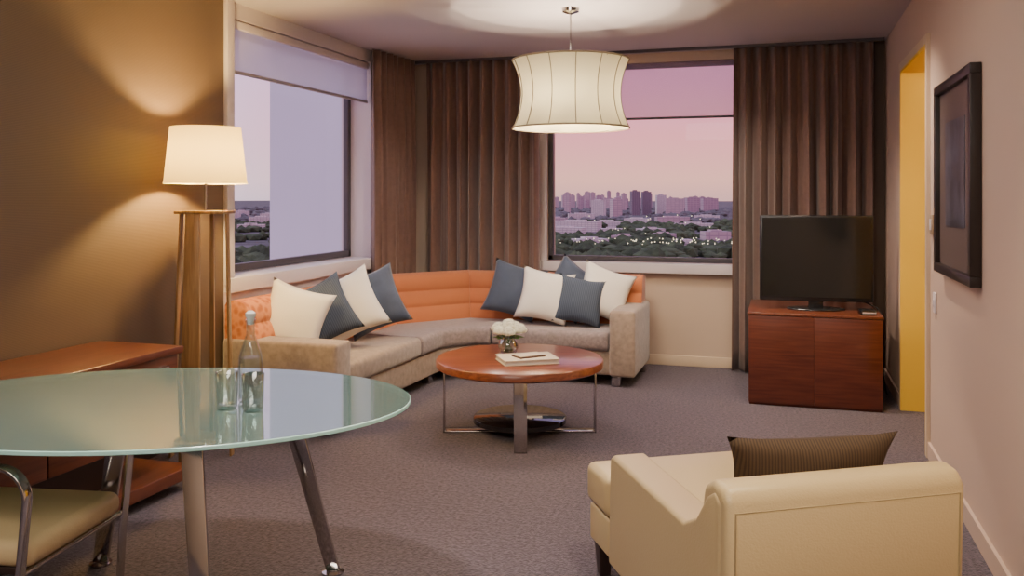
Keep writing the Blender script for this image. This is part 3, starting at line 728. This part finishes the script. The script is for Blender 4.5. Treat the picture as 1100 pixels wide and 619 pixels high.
def building(s, Z, w, h, d, mi, name="tower_block", label="distant high-rise on the dusk skyline", group="skyline towers"):
    x, y = bear(s, Z)
    mb = MB(); mb.box(-w/2, w/2, -d/2, d/2, 0, h); mb.box(-w*0.25, w*0.2, -d*0.25, d*0.25, h, h+max(1.5, h*0.05))
    o = mb.obj(name, BM[mi], None, loc=(x, y, GZ), rot=(0, 0, R(rs.uniform(-10, 40))))
    tag(o, label, "building", group=group)
placed = []
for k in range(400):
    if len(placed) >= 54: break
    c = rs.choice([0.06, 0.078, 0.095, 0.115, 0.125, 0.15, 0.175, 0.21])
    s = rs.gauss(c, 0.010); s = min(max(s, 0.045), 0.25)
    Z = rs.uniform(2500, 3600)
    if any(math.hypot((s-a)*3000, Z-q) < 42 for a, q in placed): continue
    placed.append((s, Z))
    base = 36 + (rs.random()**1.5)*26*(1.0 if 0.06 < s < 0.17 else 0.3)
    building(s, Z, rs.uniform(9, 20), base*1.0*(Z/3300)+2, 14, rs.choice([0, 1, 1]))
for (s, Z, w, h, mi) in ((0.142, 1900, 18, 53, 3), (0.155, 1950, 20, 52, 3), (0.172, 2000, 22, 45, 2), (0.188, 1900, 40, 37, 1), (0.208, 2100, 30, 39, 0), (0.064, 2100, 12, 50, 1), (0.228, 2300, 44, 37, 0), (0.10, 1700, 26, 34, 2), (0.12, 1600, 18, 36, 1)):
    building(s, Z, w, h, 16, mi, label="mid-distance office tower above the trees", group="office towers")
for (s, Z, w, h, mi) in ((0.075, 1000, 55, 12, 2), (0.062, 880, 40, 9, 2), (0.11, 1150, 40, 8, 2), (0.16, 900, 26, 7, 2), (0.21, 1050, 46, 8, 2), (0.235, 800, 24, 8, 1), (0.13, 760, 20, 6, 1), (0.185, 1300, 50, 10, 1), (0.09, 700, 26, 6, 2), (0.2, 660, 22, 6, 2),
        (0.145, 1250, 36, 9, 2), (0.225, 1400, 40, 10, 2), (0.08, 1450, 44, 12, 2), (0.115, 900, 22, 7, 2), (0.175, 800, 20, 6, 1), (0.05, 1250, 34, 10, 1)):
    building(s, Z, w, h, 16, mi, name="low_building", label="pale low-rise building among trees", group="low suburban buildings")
for k in range(8):
    building(-0.345+0.011*k, 900+rs.uniform(0, 200)+250*(k % 4), 30, rs.uniform(6, 13), 16, 2, name="low_building", label="pale low-rise building among trees", group="low suburban buildings")
ml = MB()
for k in range(80):
    s = rs.uniform(0.05, 0.255); Z = rs.choice([rs.uniform(560, 660), rs.uniform(620, 1500)])
    if k < 30: s = rs.uniform(0.13, 0.255); Z = rs.uniform(560, 650)
    x, y = bear(s, Z)
    ml.ico((x, y, GZ+9), (0.48 if k < 30 else 0.34)*Z/600, 1)
o = ml.obj("street_lights", emit("street_light_glow", (1.0, 0.84, 0.55), 2.4)); tag(o, "tiny glowing street lights among the trees", "lights", kind="stuff")
M['facade'] = plain("pale_neighbour_facade", (0.58, 0.65, 0.80), 0.8, var=0.04, vscale=0.5)
b = MB(); b.box(-7.9, -5.0, 12.2, 15.5, GZ, 9.0)
o = b.obj("building_wing", M['facade'], recenter=True); tag(o, "pale blue-grey wing of the neighbouring building outside the side window", "building")

# ------------------------------------------------------------------ world
w = bpy.data.worlds.new("dusk_sky"); SC.world = w; w.use_nodes = True
n = w.node_tree.nodes; l = w.node_tree.links; n.clear()
o = n.new("ShaderNodeOutputWorld"); bg = n.new("ShaderNodeBackground"); tcn = n.new("ShaderNodeTexCoord"); sp = n.new("ShaderNodeSeparateXYZ")
l.new(tcn.outputs["Generated"], sp.inputs[0])
r = n.new("ShaderNodeValToRGB"); e = r.color_ramp.elements
e[0].position = 0.0; e[0].color = (0.66, 0.36, 0.32, 1); e[1].position = 1.0; e[1].color = (0.24, 0.26, 0.42, 1)
for p, c_ in ((0.02, (0.84, 0.41, 0.33)), (0.07, (0.86, 0.32, 0.34)), (0.13, (0.76, 0.28, 0.43)), (0.35, (0.46, 0.34, 0.58))):
    q = r.color_ramp.elements.new(p); q.color = (*c_, 1)
l.new(sp.outputs["Z"], r.inputs["Fac"])
mr = n.new("ShaderNodeMapRange"); mr.inputs["From Min"].default_value = -0.40; mr.inputs["From Max"].default_value = -0.75
l.new(sp.outputs["X"], mr.inputs["Value"])
mx = n.new("ShaderNodeMix"); mx.data_type = 'RGBA'; l.new(mr.outputs[0], mx.inputs[0]); l.new(r.outputs[0], mx.inputs[6]); mx.inputs[7].default_value = (0.84, 0.74, 0.95, 1)
l.new(mx.outputs[2], bg.inputs[0]); bg.inputs[1].default_value = 1.8; l.new(bg.outputs[0], o.inputs[0])

# ------------------------------------------------------------------ lights
spot("downlight", (-1.9, 2.4, 2.70), (-1.9, 2.5, 0), 220, NEU, 85)
spot("downlight", (0.1, 2.3, 2.70), (0.1, 2.6, 0), 190, (1, 0.82, 0.56), 95)
spot("downlight", (0.2, 5.2, 2.70), (0.40, 5.6, 0), 160, (1.0, 0.80, 0.60), 110)
spot("downlight", (-2.3, 5.9, 2.70), (-2.4, 6.3, 0), 110, NEU, 120)
spot("downlight", (-0.5, 6.3, 2.70), (-0.4, 6.9, 0), 130, (1.0, 0.82, 0.66), 115)
area("ceiling_fill_light", (-0.9, 0.2, 2.69), (-0.9, 0.9, 0), 140, NEU, 2.2, 1.6)  # added soft fill from behind the camera, not a fitted panel
area("ceiling_fill_light", (-1.0, 3.8, 2.69), (-1.0, 3.8, 0), 35, NEU, 1.6, 1.2)  # second added fill, weaker, over the middle of the room
point("hall_light", (1.5, 5.6, 2.3), 26, (1.0, 0.80, 0.40), 0.1)

# ------------------------------------------------------------------ camera
cam = bpy.data.cameras.new("camera"); co = bpy.data.objects.new("camera", cam); COL.objects.link(co)
co.location = (0, 0, 1.46); co.rotation_euler = (R(90), 0, R(17.3))
cam.sensor_width = 36; cam.lens = 930/1100*36; cam.shift_y = -97.5/1100; cam.clip_end = 12000; cam.clip_start = 0.05
SC.camera = co
